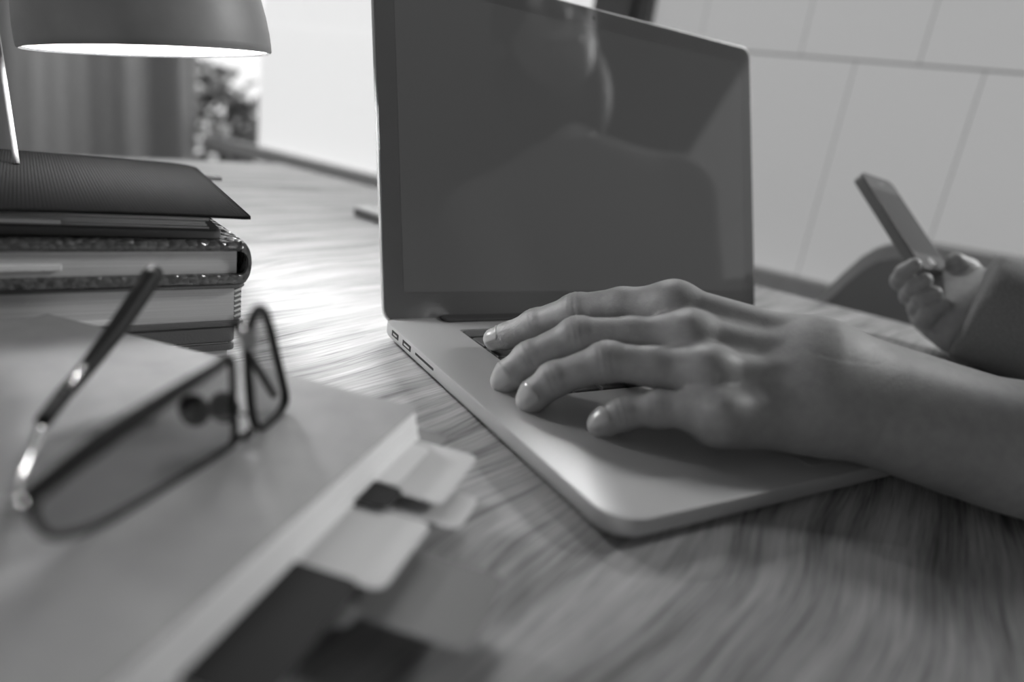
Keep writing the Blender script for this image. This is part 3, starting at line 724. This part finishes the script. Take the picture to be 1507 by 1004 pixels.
def fsample(F, p):
    q = (p-F.lo)/F.h; i = np.floor(q).astype(int); i = np.clip(i, 0, F.n-2); t = q-i; s = 0
    for a in (0, 1):
        for b in (0, 1):
            for c in (0, 1):
                s += F.F[i[0]+a, i[1]+b, i[2]+c]*(t[0] if a else 1-t[0])*(t[1] if b else 1-t[1])*(t[2] if c else 1-t[2])
    return s
# --- right hand holding the phone
PC = np.array((.4993, .2148, .1070)); PWx = np.array((.9944, .0273, -.1025)); PL = np.array((.0437, .7753, .6301)); PN = np.array((.0967, -.6310, .7697))
rh = Field((.40, .03, -.02), (.66, .28, .17), .0014)
loc = lambda x, y, z: PC+PWx*x+PL*y+PN*z
WRT = (0.5291, 0.1110, 0.0551); WRT = np.array(WRT)
palmc = loc(.012, -.062, -.020)
addc(rh, WRT, loc(.024, -.070, -.014), .030, .024, .014); addc(rh, WRT, loc(.006, -.086, -.022), .030, .022, .014); addc(rh, WRT, np.array((0.4923, 0.1325, 0.0327)), .034, .028, .016)
ELR = np.array((.60, -.085, .02))
addc(rh, WRT, WRT+(ELR-WRT)*.5, .026, .034, .02)
fs = []
for i, (y, ln) in enumerate(((-.058, 1.0), (-.074, 1.0), (-.088, .95), (-.100, .85))):
    fs.append([loc(.022, y-.012, -.024), loc(-.008*ln, y, -.025), loc(-.028, y+.002, -.021), loc(-.0372, y+.003, -.012), loc(-.0372+.002*i, y+.004, -.002)])
RH = rh.F.copy()
for c in fs:
    f = Field((.40, .03, -.02), (.66, .28, .17), .0014); chainf(f, c, [.0105, .0095, .0088, .0078, .0068], .003); RH = np.minimum(RH, smin(rh.F, f.F, .006))
f = Field((.40, .03, -.02), (.66, .28, .17), .0014); chainf(f, [loc(.042, -.090, -.004), loc(.040, -.072, .006), loc(.028, -.060, .0125), loc(.014, -.053, .0122)], [.0145, .0115, .0098, .0082], .004)
RH = np.minimum(RH, smin(rh.F, f.F, .008)); rh.F = RH
VR, QR = nets(rh)
# --- head and neck, coarse, in the frame of the desk (x = E1, y = E2; the person faces +y)
T3 = np.array(ROOM.to_3x3())
UP = .13; FW = .12
core = Field((.275, -.68, -.36), (.86, .02, .86), .0052)
def CA(a, b, ra, rb, k=.02): addc(core, T3 @ np.array(a), T3 @ np.array(b), ra, rb, k)
def CE(c, r, k=.02, cut=False):
    # ellipsoid with axes along the desk frame
    c = T3 @ np.array(c); m = max(r)+k+.02; g = core.sub(c-m, c+m)
    if g is None: return
    sl, (X, Y, Z) = g; dx, dy, dz = X-c[0], Y-c[1], Z-c[2]
    ux = dx*T3[0, 0]+dy*T3[1, 0]; uy = dx*T3[0, 1]+dy*T3[1, 1]
    f = ((np.sqrt((ux/r[0])**2+(uy/r[1])**2+(dz/r[2])**2)-1)*min(r)).astype(np.float32)
    core.F[sl] = -smin(-core.F[sl], f, k) if cut else smin(core.F[sl], f, k)
CA((.42, -.48+FW, -.22), (.42, -.47+FW, .12+UP), .085, .095, .03)
CA((.29, -.475+FW, .19+UP), (.55, -.475+FW, .19+UP), .038, .038, .03)
CA((.42, -.47+FW, .20+UP), (.42, -.445+FW, .40+UP), .056, .052, .02)
CE((.42, -.425+FW, .505+UP), (.074, .092, .105)); CE((.42, -.395+FW, .435+UP), (.056, .062, .060), .03)
CE((.42, -.332+FW, .47+UP), (.013, .020, .022), .012); CA((.42, -.342+FW, .50+UP), (.42, -.322+FW, .468+UP), .008, .012, .01)
for s in (-1, 1):
    CE((.42+s*.031, -.338+FW, .500+UP), (.016, .012, .010), .008, True); CE((.42+s*.076, -.43+FW, .485+UP), (.008, .020, .032), .008)
CA((.40, -.336+FW, .422+UP), (.44, -.336+FW, .422+UP), .006, .006, .006)
SHL = T3 @ np.array((.262, -.47+FW, .18+UP)); SHR = T3 @ np.array((.578, -.47+FW, .18+UP))
addc(core, SHL, ELB, .042, .036, .02); addc(core, ELB, FR_, .036, .0235, .02); addc(core, ELB, FU_, .036, .0225, .02); addc(core, ELB, (FR_+FU_)/2, .036, .027, .02)
addc(core, SHR, ELR, .042, .037, .02); addc(core, ELR, WRT, .037, .0245, .02)
Vd, Qd = nets(core)
body = mesh_from('body', [(VH, QH), (VR, QR), (Vd, Qd)], M_skin, pr, 2)
bm = bmesh.new(); bm.from_mesh(body.data)
be = [e for e in bm.edges if e.is_boundary]
for sel in (lambda p: p.x < .35 and p.y < .0, lambda p: p.x > .4 and -.03 < p.y < .08):
    ee = [e for e in be if sel((e.verts[0].co+e.verts[1].co)/2)]
    try: bmesh.ops.bridge_loops(bm, edges=ee)
    except Exception as ex: print('BRIDGE', ex, len(ee))
for f in bm.faces: f.smooth = True
bmesh.ops.recalc_face_normals(bm, faces=bm.faces[:]); bm.to_mesh(body.data); bm.free()
# nails, laid on the skin
def nail(tip, dip, dors, rad, L0=-.0030, L1=.0088, wid=56, name='fingernail'):
    tip = np.array(tip); d = tip-np.array(dip); d /= np.linalg.norm(d); n = np.array(dors, float); n -= n@d*d; n /= np.linalg.norm(n); s = np.cross(d, n)
    bm = B(); nu, nv = 12, 12; g = []
    for j in range(nv+1):
        v = j/nv; along = L1-(L1-L0)*v; row = []
        taper = 1 if .15 < v < .8 else (.55+3*v if v <= .15 else 1-.6*((v-.8)/.2)**2)
        for i in range(nu+1):
            a = math.radians(wid)*(i/nu*2-1)*min(1, taper); r = n*math.cos(a)+s*math.sin(a); base = tip+d*(along-.0035)
            lo, hi = .0005, .013
            for _ in range(22):
                m = (lo+hi)/2
                if fsample(hand, base+r*m) < 0: lo = m
                else: hi = m
            edge = min(i, nu-i, j+1, nv-j); row.append(bm.verts.new(base+r*(lo+(.00060 if edge > 0 else -.0003))))
        g.append(row)
    for a, c in zip(g, g[1:]):
        for i in range(nu): bm.faces.new((a[i], a[i+1], c[i+1], c[i]))
    obj(name, bm, M_nail, body, True)
nail(FI['index'][0], FI['index'][2], (-.45, -.35, .85), .0079)
nail(FI['middle'][0], FI['middle'][2], (-.8, -.25, .5), .0079)
nail(FI['ring'][0], FI['ring'][2], (-.8, -.3, .5), .0079)
nail(FI['pinky'][0], FI['pinky'][2], (-.85, .1, .45), .0068)
# eyes, hair
for s in (-1, 1):
    b = B(); bmesh.ops.create_uvsphere(b, u_segments=16, v_segments=10, radius=.012, matrix=ROOM @ Matrix.Translation((.42+s*.031, -.345+FW, .500+UP))); obj('eye', b, M_strip, body, True)
hf = Field((.30, -.48, .36), (.54, -.15, .83), .005)
adde(hf, v3(.42, -.445+FW, .42+UP), (.094, .066, .135), .02)
adde(hf, v3(.42, -.430+FW, .525+UP), (.086, .108, .104), .01); adde(hf, v3(.42, -.325+FW, .435+UP), (.056, .085, .085), .01, cut=True)
Vx, Qx = nets(hf); mesh_from('hair', [(Vx @ T3.T, Qx)], M_hair, body, 1)
# clothes
jk = Field((.05, -.68, -.36), (.80, .04, .52), .006)
adde(jk, v3(.42, -.47+FW, .08+UP), (.17, .115, .26), .05); addc(jk, v3(.27, -.475+FW, .215+UP), v3(.57, -.475+FW, .215+UP), .058, .058, .05); adde(jk, v3(.42, -.47+FW*.7, -.16), (.165, .12, .16), .05)
inv = T3.T
elb_r = inv @ ELR; wr_r = inv @ WRT; elb_l = inv @ ELB; wr_l = inv @ ((FR_+FU_)/2)
addc(jk, v3(.245, -.47+FW, .20+UP), elb_l+v3(0, -.01, .005), .056, .050, .03)
addc(jk, v3(.595, -.47+FW, .20+UP), elb_r, .058, .052, .03); cuff = inv @ np.array((0.4841, 0.1292, 0.0526)); cdir = cuff-elb_r; cdir /= np.linalg.norm(cdir)
slv = Field((.05, -.68, -.36), (.80, .04, .52), .006); addc(slv, elb_r, cuff+cdir*.06, .053, .0465, .02)
gx = [slv.lo[k]+slv.h*np.arange(slv.n[k]) for k in range(3)]
cutp = ((gx[0][:, None, None]-cuff[0])*cdir[0]+(gx[1][None, :, None]-cuff[1])*cdir[1]+(gx[2][None, None, :]-cuff[2])*cdir[2]).astype(np.float32)
jk.F = smin(jk.F, -smin(-slv.F, -cutp, .006), .01)
addc(jk, elb_l+v3(0, -.01, .005), elb_l+(wr_l-elb_l)*.22, .048, .046, .02)
Vj, Qj = nets(jk); mesh_from('jacket', [(Vj @ T3.T, Qj)], M_cloth, pr, 2)
tr = Field((.16, -.66, -.75), (.70, .06, -.16), .008)
adde(tr, v3(.42, -.47, -.27), (.165, .125, .085), .04)
for s, x in ((-1, .340), (1, .482)):
    addc(tr, v3(.42+s*.07, -.46, -.275), v3(x, -.07, -.255), .078, .062, .03); addc(tr, v3(x, -.07, -.255), v3(x+s*.01, -.13, -.66), .058, .042, .03)
Vt, Qt = nets(tr); mesh_from('trousers', [(Vt @ T3.T, Qt)], M_trouser, pr, 1)
for s, x in ((-1, .330), (1, .492)):
    b = B(); plate(b, x-.043, -.19, x+.043, .08, FLOOR, FLOOR+.07, .04, .02, 6); o = obj('shoe', b, M_dark, pr, True); o.matrix_local = ROOM

# the phone in the right hand
Mp = Matrix(((PWx[0], PL[0], PN[0], PC[0]), (PWx[1], PL[1], PN[1], PC[1]), (PWx[2], PL[2], PN[2], PC[2]), (0, 0, 0, 1)))
hp = thing('held_smartphone', 'black smartphone held tilted in the hand at the right', 'phone'); hp.matrix_world = Mp
b = B(); plate(b, -.0293, -.0576, .0293, .0576, -.0100, -.0003, .0085, .0012); obj('case', b, M_dark, hp, 35)
b = B(); plate(b, -.0288, -.0571, .0288, .0571, -.0004, .0001, .008, .0001); obj('front_glass', b, M_glass_black, hp)
obj('screen', box(B(), (-.0250, -.0375, 0), (.0250, .0375, .00025)), mat('phone_display', .05, .04, spec=.5), hp)
obj('earpiece', box(B(), (-.005, .0465, 0), (.005, .0478, .0003)), M_metal, hp)
obj('home_button', lathe(B(), [(.0055, 0), (.0055, .0003)], 20, Matrix.Translation((0, -.0475, 0)), True), M_dark, hp)

# ------------------------------------------------------------------ seats
ac = thing('armchair', 'dark rounded armchair back showing past the desk edge behind the held phone', 'chair', tuple(ROOM @ Vector((.95, -.19, FLOOR))), DESK)
hs = [(.40, .52), (.36, .60), (.325, .665), (.293, .712), (.270, .752), (.254, .778), (.240, .793), (.218, .802), (.185, .808), (.10, .811)]
b = B(); ring = [(-.40, .30)]+[(-x, z) for x, z in hs]+[(0, .812)]+[(x, z) for x, z in hs[::-1]]+[(.40, .30)]
f = lambda x, k: [(x, p*k, q if q < .31 else .30+(q-.30)*k) for p, q in ring]
slab(b, [f(-.16, .97), f(-.145, 1), f(-.06, 1), f(-.045, .97)]); obj('backrest', b, M_chair, ac, 35)
obj('seat', box(B(), (-.10, -.27, .32), (.30, .27, .45), .03, 3), M_chair, ac)
for x, y in ((-.1, -.24), (.27, -.24), (-.1, .24), (.27, .24)): obj('leg', tube(B(), [(x, y, 0), (x, y, .33)], .018, 10), M_dark, ac)
st = thing('stool', 'dark padded stool under the seated person', 'stool', tuple(ROOM @ Vector((.42, -.50, FLOOR))), DESK)
obj('seat', lathe(B(), [(.001, .33), (.19, .33), (.20, .345), (.20, .365), (.19, .38), (.001, .38)], 40), M_dark, st, 40)
for k in range(4):
    a = math.pi/4+k*math.pi/2; obj('leg', tube(B(), [(.13*math.cos(a), .13*math.sin(a), .335), (.18*math.cos(a), .18*math.sin(a), 0)], .014, 8), M_dark, st)
